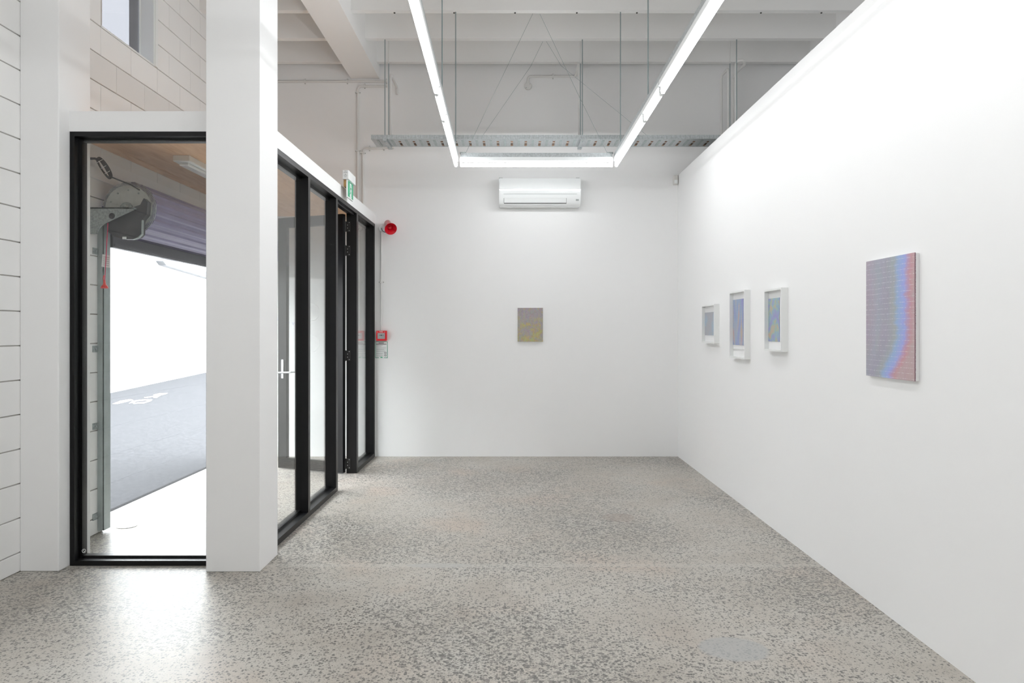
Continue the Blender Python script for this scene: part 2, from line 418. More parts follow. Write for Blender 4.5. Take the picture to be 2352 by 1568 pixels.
def sub(y0, y1, z0, z1, holes):
    for (a, b2, c, d) in holes:
        if y0 < b2-1e-4 and y1 > a+1e-4 and z0 < d-1e-4 and z1 > c+1e-4:
            out = []
            if y0 < a: out += sub(y0, a, z0, z1, holes)
            if y1 > b2: out += sub(b2, y1, z0, z1, holes)
            ya, yb = max(y0, a), min(y1, b2)
            if z1 > d: out += sub(ya, yb, d, z1, holes)
            if z0 < c: out += sub(ya, yb, z0, c, holes)
            return out
    return [(y0, y1, z0, z1)]
holes = [(OY0, OY1, 0, OZ), (WY0, WY1, WZ0, WZ1), (4.215, 4.50, 0, ZC)]
k = -1
while True:
    z0 = .112+.2*k; z1 = z0+.2
    if z0 >= ZC: break
    y = 5.027-.4*21+(.2 if k % 2 else 0)      # k=16 is the 3.312 course
    while y < YB:
        for r in sub(max(y, YR), min(y+.4, YB), max(z0, 0), min(z1, ZC), holes): add_block(*r)
        y += .4
    k += 1
fo = obj('blockwork', far, M['block'], wleft); fo['kind'] = 'stuff'
# lintel over the roller door, jamb lining
obj('lintel', B(XL, XL+.012, 4.517, OY1+.3, 2.44, 2.585), M['wall'], wleft)

# high window in the block wall
w3 = thing('window_3', (XL-.1, 5.4, WZ0), 'high bluish window set in the white block wall', 'window', kind='structure')
WX = XL-.105
obj('frame', box(box(box(N(), WX-.010, WX+.004, WY1-.026, WY1, WZ0, WZ1), WX-.010, WX+.004, WY0, WY0+.015, WZ0, WZ1), WX-.010, WX+.004, WY0+.015, WY1-.026, WZ0, WZ0+.02), M['white_pl'], w3)
obj('glass_pane', B(WX-.008, WX-.003, WY0+.012, WY1-.022, WZ0+.015, WZ1), M['skyglass'], w3)
obj('reveal', B(WX, XL+.003, WY1-.012, WY1+.006, WZ0, WZ1), M['white_pl'], w3)
obj('sill', B(WX, XL+.002, WY0, WY1, WZ0-.004, WZ0+.010), M['white_pl'], w3)
obj('architrave', B(XL, XL+.008, WY1+.006, WY1+.05, WZ0, WZ1), M['white_pl'], w3)

# ---------------------------------------------------------------- glazed screens
w1 = thing('window_1', (-2.2, YF, 0), 'black framed glass panel between the white pilaster and column', 'window', kind='structure')
fx0, fx1, ft = -2.634, -1.777, .045
obj('jamb', B(fx0, fx0+.028, YF, YF+.10, 0, ZH), M['black'], w1)
obj('jamb', B(fx0+.028, fx0+.045, YF+.05, YF+.10, .0, ZH), M['black'], w1)
obj('jamb', B(fx1-.045, fx1, YF, YF+.10, 0, ZH), M['black'], w1)
obj('head', B(fx0+.028, fx1-.045, YF, YF+.10, ZH-.028, ZH), M['black'], w1)
obj('head', B(fx0+.045, fx1-.045, YF+.056, YF+.10, ZH-.045, ZH-.028), M['black'], w1)
obj('sill', B(fx0+.028, fx1-.045, YF, YF+.10, 0, .030), M['black'], w1)
obj('sill', B(fx0+.045, fx1-.045, YF+.056, YF+.10, .030, .044), M['black'], w1)
obj('glass_pane', B(fx0+.03, fx1-.04, YF+.046, YF+.054, .028, ZH-.026), M['glass'], w1)
rg = N(); tube(rg, [Vector((fx0+.058+.011*math.cos(a*math.pi/10), YF+.045, .075+.011*math.sin(a*math.pi/10))) for a in range(20)], .0013, 6, closed=True)
cyl(rg, (fx0+.055, YF+.0455, .079), (fx0+.055, YF+.0445, .079), .003, 8); cyl(rg, (fx0+.061, YF+.0455, .071), (fx0+.061, YF+.0445, .071), .003, 8)
obj('etched_mark', rg, M['ring'], w1)

w2 = thing('window_2', (XS-.05, 6.2, 0), 'black framed glazed screen receding to the back wall', 'window', kind='structure')
def strip(name, y0, y1, z0, z1): return obj(name, B(XS-.10, XS, y0, y1, z0, z1), M['black'], w2)
mull = [(4.513, 4.563), (5.409, 5.462), (6.266, 6.33), (7.095, 7.166), (7.99, YB)]
for a, b2 in mull: strip('mullion', a, b2, 0, ZH)
for i, (a, b2) in enumerate(zip(mull, mull[1:])):
    y0, y1 = a[1], b2[0]
    obj('head', B(XS-.10, XS, y0, y1, ZH-.035, ZH), M['black'], w2)
    if i == 2:
        obj('door_stop', B(XS-.045, XS-.025, y0, y1, ZH-.055, ZH-.035), M['black'], w2); continue
    obj('head', B(XS-.10, XS-.056, y0, y1, ZH-.062, ZH-.035), M['black'], w2)
    obj('sill', B(XS-.10, XS, y0, y1, 0, .040), M['black'], w2)
    obj('sill', B(XS-.10, XS-.056, y0, y1, .040, .058), M['black'], w2)
    obj('glass_pane', B(XS-.054, XS-.046, y0-.002, y1+.002, .038, ZH-.033), M['glass'], w2)

# open lobby door
hin = Vector((-1.640, 7.06, .012)); fr = Vector((-2.362, 7.345, .012))
d1 = thing('door_1', hin, 'open black framed glass door swung into the lobby', 'door', kind='structure')
ang = math.atan2(fr.y-hin.y, fr.x-hin.x); L = (fr-hin).length
d1.rotation_euler = (0, 0, ang)
def dobj(name, bm, m, parent=d1, smooth=False):
    WL[parent.name] = Vector((0, 0, 0)); o = obj(name, bm, m, parent, smooth); WL[o.name] = Vector((0, 0, 0)); return o
dh = 2.525; th = .022
dobj('stile', B(0, .10, -th, th, 0, dh), M['black'])
st = dobj('stile', B(L-.10, L, -th, th, 0, dh), M['black'])
dobj('rail', B(.10, L-.10, -th, th, 0, .105), M['black'])
dobj('rail', B(.10, L-.10, -th, th, dh-.10, dh), M['black'])
dobj('glass_pane', B(.095, L-.095, -.004, .004, .10, dh-.095), M['glass'])
h = dobj('handle', B(L-.072, L-.045, th, th+.010, .905, 1.095, bev=.003), M['silver'])
b = N(); cyl(b, (L-.058, th+.008, .965), (L-.058, th+.055, .965), .010); tube(b, [(L-.045, th+.052, .965), (L-.058, th+.055, .965), (L-.20, th+.052, .972)], .009)
dobj('lever', b, M['silver'], h, True)
h2 = dobj('handle', B(L-.072, L-.045, -th-.010, -th, .905, 1.095, bev=.003), M['silver'])
b = N(); cyl(b, (L-.058, -th-.008, .965), (L-.058, -th-.055, .965), .010); tube(b, [(L-.058, -th-.055, .965), (L-.20, -th-.052, .972)], .009)
dobj('lever', b, M['silver'], h2, True)
for zc in (1.57, 1.26):
    b = N(); tube(b, [(.375+.085*math.cos(a*math.pi/16), .0055, zc+.085*math.sin(a*math.pi/16)) for a in range(32)], .0025, 6, closed=True)
    dobj('ring_decal', b, M['ring'])
WL[d1.name] = hin.copy()
# hinges fixed to the jamb: four butt hinges with screws
for zc in (2.42, 2.185, 1.155, .095):
    hg = obj('hinge', box(cyl(N(), (-1.634, 7.072, zc-.055), (-1.634, 7.072, zc+.055), .007), -1.632, -1.585, 7.088, 7.094, zc-.05, zc+.05), M['blackrub'], w2)
    for dz in (-.04, -.015, .015, .04): obj('screw', cyl(N(), (-1.607+(.010 if abs(dz) > .02 else -.006), 7.0885, zc+dz), (-1.607+(.010 if abs(dz) > .02 else -.006), 7.0865, zc+dz), .0035, 8), M['silver'], hg)

# lettering seen through the lobby glass on the far wall
text('lettering', 'u', .075, P(639.5, 731, YB-.001), (math.pi/2, 0, 0), M['vinyl'], wb)
text('lettering', 'at', .075, P(638, 742, YB-.001), (math.pi/2, 0, 0), M['vinyl'], wb)
text('lettering', 'r ve', .075, P(672, 742, YB-.001), (math.pi/2, 0, 0), M['vinyl'], wb)

# ---------------------------------------------------------------- outside
put(obj('kerb_joint', B(-3.152, -3.10, 0, 22, -.1, -.002), M['shadow']), 'black bitumen joint between the doorway slab and the lane', 'joint', kind='structure')  # shaded slit at the slab edge, laid in as a dark strip
XW = -7.5
def roadz(X, Y):
    s = max(0, min(1, (X+3.152)/(XW+3.152))); return -.003+s*(.23+.033*(Y-13.3)+.003)
b = N(); top = []; bot = []
for i in range(25):
    X = -3.152+(XW+3.152)*i/24
    top.append([b.verts.new((X, Yy*.5, roadz(X, Yy*.5))) for Yy in range(-8, 81)])
    bot.append([b.verts.new((X, Yy*.5, -.6)) for Yy in range(-8, 81)])
nI, nJ = len(top), len(top[0])
for i in range(nI-1):
    for j in range(nJ-1):
        b.faces.new((top[i][j], top[i+1][j], top[i+1][j+1], top[i][j+1]))
        b.faces.new((bot[i][j], bot[i][j+1], bot[i+1][j+1], bot[i+1][j]))
for i in range(nI-1):
    for j in (0, nJ-1): b.faces.new((top[i][j], bot[i][j], bot[i+1][j], top[i+1][j]))
for j in range(nJ-1):
    for i in (0, nI-1): b.faces.new((top[i][j], top[i][j+1], bot[i][j+1], bot[i][j]))
road = put(obj('road', b, M['asphalt'], None, True), 'grey asphalt lane rising outside the open roller door', 'road', kind='structure')
def cast(px, py):
    d = Vector(((px-VX)/F, 1, -(py-VY)/F)); lo, hi = 5.0, 60.0
    f = lambda t: H+d.z*t-roadz(d.x*t, t)
    for _ in range(50):
        m_ = (lo+hi)/2
        if f(m_) > 0: lo = m_
        else: hi = m_
    p = d*lo; return Vector((p.x, p.y, H+p.z+.006))
def paint(pts): 
    b = N(); b.faces.new([b.verts.new(cast(*p)) for p in pts]); bmesh.ops.solidify(b, geom=b.faces[:], thickness=.003)
    o = obj('painted_marking', b, M['whiteink'], road); return o
paint([(258, 928), (276, 921), (300, 917), (306, 919), (288, 924), (270, 928)])
paint([(296, 927), (304, 921), (330, 917.5), (350, 918), (338, 919.8), (315, 922), (306, 925.5)])
paint([(306, 928), (306, 925.5), (330, 924), (340, 921), (338, 919.8), (350, 918), (346, 922), (330, 927)])
paint([(330, 913), (354, 909.5), (352, 907), (366, 903.5), (386, 903), (380, 906), (368, 909), (360, 914), (352, 914), (354, 911.5), (334, 914.5)])
ext = thing('facing_building', (XW, 15, 0), 'white rendered building wall across the lane', 'building')
obj('wall', B(XW-.3, XW, -6, 46, -1.0, 4.6), M['extwall'], ext)
a0 = P(357, 597, 7.5*F/(VX-357)); a1 = P(500, 640, 7.5*F/(VX-500))
cp = N(); prism(cp, [Vector((XW, a0.y, a0.z-.02)), Vector((XW, a0.y+.15, a0.z+.05)), Vector((XW, a1.y, a1.z+.05)), Vector((XW, a1.y, a1.z-.10)), Vector((XW, a0.y+.15, a0.z-.10))], (.16, 0, 0))
obj('capping', cp, M['capping'], ext)
# round drain cover in the threshold
dc = P(291, 1208, 5.176)
dcov = thing('drain_cover', (dc.x, 5.176, 0), 'round metal drain cover set in the doorway floor', 'drain cover')
obj('rim', lathe(N(), [(.0, .070), (.004, .070), (.004, .062), (.0, .062)], (dc.x, 5.176, .0005), (0, 0, 1), 28), M['cover'], dcov, True)
obj('lid', cyl(N(), (dc.x, 5.176, .0005), (dc.x, 5.176, .003), .060, 28), M['cover'], dcov)
for i in (-1, 0, 1): obj('slot', B(dc.x-.035+.008*abs(i), dc.x+.035-.008*abs(i), 5.176+.022*i-.003, 5.176+.022*i+.003, .003, .0038), M['dark'], dcov)

# ---------------------------------------------------------------- roller door
rd = thing('roller_door', (-2.65, 6.3, 2.05), 'rolled up purple steel roller door above the lane opening', 'roller door')
cx, cz = -2.652, 2.246
def drum_ring(r0, y, n=96):
    out = []
    for i in range(n):
        a = 2*math.pi*i/n; r = r0+.005*(1 if (i//3) % 2 else -1)
        out.append(Vector((cx+r*math.cos(a), y, cz+r*math.sin(a))))
    return out
obj('rolled_curtain', prism(N(), drum_ring(.181, 5.02), (0, 2.70, 0)), M['purple'], rd)
for i, r0 in enumerate((.184, .176, .169, .163)):
    pts = [Vector((cx+(r0+.0025*math.sin(a*1.9+i))*math.cos(a*2*math.pi/64), 5.012-.003*i, cz+(r0+.0025*math.sin(a*1.9+i))*math.sin(a*2*math.pi/64))) for a in range(64)]
    obj('curtain_edge', tube(N(), pts, .0022, 6, closed=True), M['galv'], rd, True)
obj('bottom_rail', box(B(-2.845, -2.800, 5.075, 7.70, 1.985, 2.075, bev=.004), -2.800, -2.785, 5.075, 7.70, 1.995, 2.01), M['rail'], rd)
obj('curtain_skirt', B(-2.838, -2.828, 5.0, 7.70, 2.07, 2.26), M['purple'], rd)
dp = obj('end_plate', cyl(N(), (cx, 4.995, cz), (cx, 5.010, cz), .158, 48), M['disc'], rd)
obj('axle', cyl(cyl(N(), (cx-.01, 4.94, cz-.005), (cx-.01, 4.996, cz-.005), .022, 16), (cx-.01, 4.985, cz-.005), (cx-.01, 4.996, cz-.005), .045, 20), M['galv_d'], dp, True)
for a in range(5):
    an = math.radians(20+a*35); p = (cx+.125*math.cos(an), 0, cz+.125*math.sin(an)); obj('bolt', cyl(N(), (p[0], 4.991, p[2]), (p[0], 4.996, p[2]), .006, 8), M['galv_d'], dp)
mp = [(246, 494), (246, 530), (262, 543), (285, 549), (305, 549), (318, 545), (325, 537), (326, 505), (337, 492), (339, 464), (330, 455), (322, 470), (300, 478), (262, 477)]
Ym = 4.94
mo = obj('motor_housing', prism(N(), [P(x, y, Ym) for x, y in mp], (0, .05, 0)), M['motor'], rd)
obj('edge_highlight', prism(N(), [P(x, y, Ym-.004) for x, y in [(305, 549.8), (318, 546), (326.3, 538), (327, 505), (325, 506), (324.4, 537), (317, 544)]], (0, .020, 0)), M['zinc'], mo)  # highlight along the housing edge, put in as a pale strip
obj('maker_plate', prism(N(), [P(x, y, Ym-.002) for x, y in [(281, 543.5), (290, 543.5), (290, 549), (281, 549)]], (0, .003, 0)), M['paper'], mo)
Yk = 4.90
br_pts = [(207.5, 476), (302, 475.5), (307.5, 479), (306.5, 482.5), (285, 492), (262, 503), (243, 512), (232, 519), (226, 528), (222, 537), (207.5, 537)]
br = put(obj('wall_bracket', prism(N(), [P(x, y, Yk) for x, y in br_pts], (0, .008, 0)), M['galv_d'], rd))
hc = P(257, 496, Yk)
obj('bracket_hole', cyl(N(), (hc.x, Yk-.0015, hc.z), (hc.x, Yk+.002, hc.z), .020, 20), M['motor'], br)
obj('bracket_shelf', B(-2.86, P(307, 480, Yk).x, Yk, Yk+.05, P(0, 479, Yk).z, P(0, 476, Yk).z), M['galv_d'], br)
gd = thing('guide_rail', (-2.84, 5.03, 0), 'vertical galvanised roller door guide rail on the block wall', 'guide rail')
obj('channel', box(box(B(XL, -2.846, 4.985, 5.075, .022, 2.22), -2.846, -2.816, 4.985, 4.997, .022, 2.22), -2.822, -2.814, 4.985, 5.065, .022, 2.22), M['zinc'], gd)
for py in (577, 801, 978, 1185):
    zc = P(0, py, 4.965).z
    lg = obj('lug', B(XL, XL+.006, 4.925, 4.985, zc-.022, zc+.022), M['galv_d'], gd)
    obj('bolt', cyl(N(), (XL+.006, 4.952, zc), (XL+.014, 4.952, zc), .007, 8), M['galv'], lg)
gd2 = thing('guide_rail', (-2.84, 7.74, 0), 'far guide rail of the roller door, hidden behind the white column', 'guide rail')
obj('channel', box(B(XL, -2.846, 7.705, 7.795, .022, 2.22), -2.846, -2.814, 7.783, 7.795, .022, 2.22), M['zinc'], gd2)
pc = thing('pull_cord', P(240, 660, 4.87), 'red release cord with knob hanging from the door motor', 'cord')
obj('cord', tube(N(), [P(248, 512, 4.87), P(246, 545, 4.87), P(242.5, 610, 4.87), P(240.5, 645, 4.87)], .0028, 6), M['pink'], pc, True)
kp = P(240, 647, 4.87)
obj('knob', lathe(N(), [(-.012, .0), (-.012, .006), (.0, .006), (.018, .010), (.030, .020), (.040, .024), (.044, .022), (.044, 0)], kp, (0, 0, -1), 18), M['redknob'], pc, True)
obj('knot', tube(N(), [P(238.5, 632, 4.868), P(237.5, 640, 4.868), P(239, 648, 4.868)], .004, 6), M['redknob'], pc, True)
tg = put(obj('paper_tag', prism(N(), [P(x, y, 4.885) for x, y in [(235, 583.5), (254, 586.5), (252, 615), (233, 612)]], (0, .001, 0)), M['paper']), 'white printed paper tag hanging behind the red cord', 'tag')
b = N()
for i in range(5):
    y = 589+i*4.6; prism(b, [P(x, yy, 4.884) for x, yy in [(237.5-.35*i, y), (251-.3*i, y+2), (251-.3*i, y+3), (237.5-.35*i, y+1)]], (0, .0006, 0))
obj('print', b, M['inkgrey'], tg)
# looped cable
lc = thing('looped_cable', P(232, 380, 4.90), 'black looped power cable tied beside the roller drum', 'cable')
b = N()
for i in range(5):
    o = (i-2)*2.2
    pts = []
    for k in range(28):
        a = 2*math.pi*k/28; along = 30*math.cos(a); acr = (4.5+.8*i)*math.sin(a)+o*.5
        ux, uy = .50, .866
        pts.append(P(239+along*ux+acr*uy, 386+along*uy*.9-acr*ux, 4.88+.006*i))
    tube(b, pts, .0042, 6, closed=True)
obj('loops', b, M['cable'], lc, True)
obj('lead', tube(N(), [P(208, 364, 4.88), P(218, 364, 4.88), P(226, 368, 4.88)], .008, 8), M['cable'], lc, True)
obj('lead', tube(N(), [P(250, 404, 4.88), P(270, 412, 4.9), P(300, 424, 4.95), P(322, 437, 5.0), P(332, 444, 5.02)], .0050, 8), M['cable'], lc, True)
for px, py in ((229, 370), (237, 384), (246, 396)):
    pts = [P(px+7.5*math.cos(a*math.pi/7)*.87, py-7.5*math.cos(a*math.pi/7)*.5, 4.892+.025*math.sin(a*math.pi/7)) for a in range(14)]
    obj('cable_tie', tube(N(), pts, .0016, 5, closed=True), M['white_pl'], lc, True)
# unlit batten on the plywood ceiling
q = P(419, 358, 5.25)
lb = thing('ceiling_batten', (q.x, 5.9, ZT-.03), 'white unlit batten light under the plywood lobby ceiling', 'light')
obj('body', B(q.x-.062, q.x+.062, 5.23, 6.45, ZT-.075, ZT-.03, bev=.006), M['white_pl'], lb)
obj('diffuser', B(q.x-.035, q.x+.035, 5.27, 6.41, ZT-.098, ZT-.075, bev=.008), M['white_gl'], lb)

# ---------------------------------------------------------------- fluorescent rectangle
TZ = 3.012
def light_unit(x0, y0, x1, y1, label, group):
    """one batten from (x0,y0) to (x1,y1)"""
    a = Vector((x0, y0, TZ)); e = Vector((x1, y1, TZ)); d = (e-a).normalized(); s = Vector((d.y, -d.x, 0)); Lx = (e-a).length
    t = thing('fluorescent_batten', (a+e)/2, label, 'light', group)
    b = N(); prism(b, [a+d*.004+s*u+Vector((0, 0, z)) for u, z in ((-.024, .074), (.024, .074), (.024, .040), (.012, .030), (-.012, .030), (-.024, .040))], d*(Lx-.008))
    obj('housing', b, M['white_pl'], t)
    obj('tube', cyl(N(), a+d*.028, e-d*.028, .0165, 16), M['tube'], t, True)
    for p, sg in ((a, 1), (e, -1)):
        b = N(); q = p+d*sg*.006; prism(b, [q+s*u+Vector((0, 0, z)) for u, z in ((-.015, .03), (.015, .03), (.015, -.012), (.009, -.020), (-.009, -.020), (-.015, -.012))], d*sg*.020)
        obj('lampholder', b, M['white_gl'], t)
    return t
lx = lambda y: -.488-.0160*(y-3.49)
segs = [(5.515, 7.05), (4.895, 5.505), (3.355, 4.885), (1.815, 3.345), (.275, 1.805), (-1.265, .265), (-2.805, -1.275), (-4.345, -2.815), (-5.885, -4.355)]  # segments behind the viewpoint are invented to add fill light
ORD = ['first', 'second', 'third', 'fourth', 'fifth', 'sixth', 'seventh', 'eighth', 'ninth']
lab_l = ['last long batten of the left light line, nearest the far wall', 'short two foot batten in the left suspended light line', 'lit batten of the left light line running out of view above']
lab_r = ['last long batten of the right light line, nearest the far wall', 'short two foot batten in the right suspended light line', 'lit batten of the right light line running out of view above']
for i, (y0, y1) in enumerate(segs):
    light_unit(lx(y0), y0, lx(y1), y1, lab_l[min(i, 2)] if i < 3 else f'batten of the left light line, {ORD[i]} back from the far wall, assumed beyond the view', 'fluorescent battens hung in a rectangle')
    if i < 6: light_unit(1.015, y0, 1.015, y1, lab_r[min(i, 2)] if i < 3 else f'batten of the right light line, {ORD[i]} back from the far wall, assumed beyond the view', 'fluorescent battens hung in a rectangle')
for i in range(5):  # unseen third line, added to throw fill light on column and pilaster
    y1 = 2.79-1.54*i
    light_unit(-1.98, y1-1.53, -1.98, y1, f'added fill batten of a third light line, {ORD[i]} from its front end, out of view', 'fluorescent battens hung in a rectangle')
light_unit(-.512, 7.045, .987, 7.045, 'lit cross batten closing the light rectangle above the air conditioner', 'fluorescent battens hung in a rectangle')
# galvanised strut channels above
def strut(x0, y0, x1, y1, label, rods):
    a = Vector((x0, y0, TZ+.074)); e = Vector((x1, y1, TZ+.074)); d = (e-a).normalized(); s = Vector((d.y, -d.x, 0))
    t = thing('strut_channel', (a+e)/2, label, 'strut channel', 'galvanised struts above the lights')
    b = N(); prism(b, [a+s*u+Vector((0, 0, z)) for u, z in ((-.0205, 0), (.0205, 0), (.0205, .041), (.011, .041), (.011, .006), (-.011, .006), (-.011, .041), (-.0205, .041))], e-a)
    obj('channel', b, M['galv'], t)
    for (x, y, top) in rods:
        obj('hanger_rod', cyl(N(), (x, y, TZ+.085), (x, y, top), .0048, 8), M['rod'], t, True)
        obj('nut', cyl(N(), (x, y, TZ+.112), (x, y, TZ+.124), .0095, 6), M['galv'], t)
    return t
strut(lx(-5.885), -5.885, lx(7.05), 7.05, 'long galvanised strut carrying the left light line', [(-.518, 6.65, ZJ), (-.520, 5.375, ZJ), (lx(2.2), 2.2, ZJ), (lx(-.34), -.34, ZJ)])
strut(1.015, -1.265, 1.015, 7.05, 'long galvanised strut carrying the right light line', [(.998, 6.65, ZJ), (1.012, 5.375, ZJ), (1.015, 3.85, ZC), (1.015, .92, ZJ)])
strut(-1.98, -4.90, -1.98, 2.79, 'galvanised strut carrying the added third light line, out of view', [(-1.98, 2.20, ZJ), (-1.98, -.975, ZJ), (-1.98, -4.785, ZJ)])
sb = strut(-.500, 7.045, .975, 7.045, 'short galvanised strut above the cross batten', [])
for x in (-.478, .955):
    obj('corner_bracket', B(x-.03, x+.03, 7.03, 7.07, TZ+.112, TZ+.124), M['galv_d'], sb)
# suspension wires
def wire(pts, label):
    return put(obj('suspension_wire', tube(N(), pts, .0016, 5), M['rod']), label, 'wire', 'thin wires hung from the joists')
wire([P(1224, 31, 6.66), P(1131, 223, 6.85), P(1067, 357, 7.04)], 'thin wire from the joist to the left end of cross light')
wire([P(1240, 32, 6.66), P(1331, 223, 6.85), P(1397, 356, 7.04)], 'thin wire from the joist to the right end of cross light')
wire([P(1247, 95, 7.29), P(1219, 152, 7.28), P(1107, 314, 7.27)], 'thin wire slanting left from second joist to cable tray')
wire([P(1255, 95, 7.29), P(1289, 151, 7.285), P(1486, 311, 7.27)], 'thin bent wire slanting right from second joist to cable tray')

# ---------------------------------------------------------------- cable tray
tr = thing('cable_tray', (.6, 7.42, 3.33), 'perforated galvanised cable tray hung across the far wall', 'cable tray')
TX0, TX1, TY0, TY1, TZ0, TZ1 = -1.419, 3.2, 7.27, 7.585, 3.328, 3.368
obj('front_flange', B(TX0, TX1, TY0, TY0+.003, TZ0, TZ1), M['galv'], tr)
obj('back_flange', B(TX0, TX1, TY1-.003, TY1, TZ0, TZ1), M['galv'], tr)
b = N(); pitch = .143; x = TX0
xs = []; kk = 0
while x < TX1-.01:
    box(b, x, min(x+.118, TX1), TY0+.003, TY1-.003, TZ0, TZ0+.002)              # solid web
    for (ya, yb) in ((TY0+.003, TY0+.085), (TY0+.140, TY0+.160), (TY1-.030, TY1-.003)):
        box(b, min(x+.118, TX1), min(x+pitch, TX1), ya, yb, TZ0, TZ0+.002)
    xs.append(x); x += pitch
obj('perforated_base', b, M['galv'], tr)
b = N(); box(b, -.012, .012, -.11, .11, -.004, 0); rib_me = bpy.data.meshes.new('rib'); b.to_mesh(rib_me); b.free(); rib_me.materials.append(M['zinc'])
b = N(); box(b, -.0015, .0015, -.001, .001, 0, TZ1-TZ0); seam_me = bpy.data.meshes.new('seam'); b.to_mesh(seam_me); b.free(); seam_me.materials.append(M['galv_d'])
for x in xs:
    inst('rib', rib_me, tr, (x+.059, (TY0+TY1)/2, TZ0))
    for o in (.02, .0675, .115): inst('seam', seam_me, tr, (x+o, TY0-.0005, TZ0))
for i, (yy, m_) in enumerate(((7.37, 'cable'), (7.413, 'brown'), (7.456, 'brown'), (7.503, 'cable'), (7.546, 'brown'))):
    b = N(); tube(b, [Vector((TX0+.02, yy, TZ0+.015)), Vector((.5, yy+.006*(-1)**i, TZ0+.014)), Vector((TX1, yy, TZ0+.015))], .012, 8)
    put(obj('tray_cable', b, M[m_], None, True), ['black cable lying in the tray, nearest its front flange', 'brown cable in the tray beside the front black one', 'brown cable along the middle of the tray', 'black cable lying towards the back of tray', 'brown cable along the back flange of the tray'][i], 'cable', 'cables lying in the tray')
for x in (-1.279, .709, 2.262):
    obj('trapeze', B(x-.02, x+.02, TY0-.02, TY1+.02, TZ0-.024, TZ0-.004), M['galv'], tr)
    obj('hanger_rod', cyl(N(), (x, TY0+.01, TZ0-.03), (x, TY0+.01, ZJ), .0048, 8), M['rod'], tr, True)
    y = TY1-.085
    rd2 = obj('hanger_rod', cyl(N(), (x, y, TZ0-.03), (x, y, 4.17), .0048, 8), M['rod'], tr, True)
    obj('painted_end', cyl(N(), (x, y, 4.17), (x, y, ZC), .0050, 8), M['pipe'], rd2, True)

# ---------------------------------------------------------------- conduits on the back wall
RC = .0135
def conduit(pts, label, clips=(), r=RC, bend=.045):
    t = thing('conduit', sum((Vector(p) for p in pts), Vector())/len(pts), label, 'conduit', 'white conduits on the far wall')
    obj('pipe', tube(N(), pts, r, 12, bend), M['pipe'], t, True)
    for (px, py, vert) in clips:
        c = P(px, py, YB-.003)
        if vert:
            sd = obj('saddle', box(B(c.x-.03, c.x+.03, YB-.003, YB, c.z-.008, c.z+.008), c.x-r-.003, c.x+r+.003, YB-2*r-.004, YB-.003, c.z-.008, c.z+.008), M['pipe'], t)
            pp = [(c.x-.025, c.z), (c.x+.025, c.z)]
        else:
            sd = obj('saddle', box(B(c.x-.008, c.x+.008, YB-.003, YB, c.z-.03, c.z+.03), c.x-.008, c.x+.008, YB-2*r-.004, YB-.003, c.z-r-.003, c.z+r+.003), M['pipe'], t)
            pp = [(c.x, c.z-.025), (c.x, c.z+.025)]
        for (x, z) in pp: obj('screw', cyl(N(), (x, YB-.006, z), (x, YB-.002, z), .0045, 8), M['galv_d'], sd)
    return t
W_ = YB-RC-.001
def pw(px, py, Y=None): return P(px, py, Y or W_)
conduit([Vector((XL+.02, W_, pw(0, 187).z)), pw(888, 187)], 'upper horizontal conduit running left from the beam end', [(701, 187, 0), (798, 187, 0), (888, 187, 0)])
conduit([pw(890, 198), pw(822, 198), pw(822, 491)], 'conduit bending down the wall left of the exit sign pipes', [(838, 198, 0), (822, 213, 1), (822, 347, 1)])
conduit([pw(905, 339), pw(834, 341), pw(834, 491)], 'lower conduit bending down from the left end of cable tray', [(849, 341, 0), (882, 340, 0), (834, 352, 1)])
conduit([Vector((-1.278, 7.60, 3.36)), Vector((-1.278, 7.60, 4.10)), Vector((-1.278, W_, 4.10)), Vector((-1.278, W_, 4.02))], 'conduit rising from the left end of tray to the wall')
conduit([Vector((.708, 7.60, 3.36)), Vector((.708, 7.60, 4.222)), Vector((.708, W_, 4.222)), pw(1213, 175.5), pw(1213, 192)], 'conduit linking the tray to the round junction box', [(1270, 175.5, 0)])
jb = thing('junction_box', pw(1213, 198), 'small round white junction box high on the far wall', 'junction box')
jc = pw(1213, 198)
obj('box', lathe(N(), [(0, .040), (.026, .040), (.030, .037), (.030, 0)], (jc.x, YB-.001, jc.z), (0, -1, 0), 28), M['pipe'], jb, True)
for s_ in (-1, 1): obj('screw', cyl(N(), (jc.x+s_*.020, YB-.033, jc.z+s_*.020), (jc.x+s_*.020, YB-.029, jc.z+s_*.020), .0045, 8), M['galv_d'], jb)
conduit([P(1673, 330, 7.60), P(1673, 157, 7.60), P(1657, 174, 7.88), P(1657, 330, 7.88)], 'hairpin conduit behind the tray beside the partition top')
conduit([P(1690, 330, 7.50), P(1690, 146, 7.50), P(1697, 139, 7.45), P(1709, 138, 7.40), P(1711, 147, 7.45), P(1692, 166, 7.75), P(1684, 180, 7.9), P(1684, 330, 7.9)], 'conduit with a curled top rising behind the white partition', bend=.03)

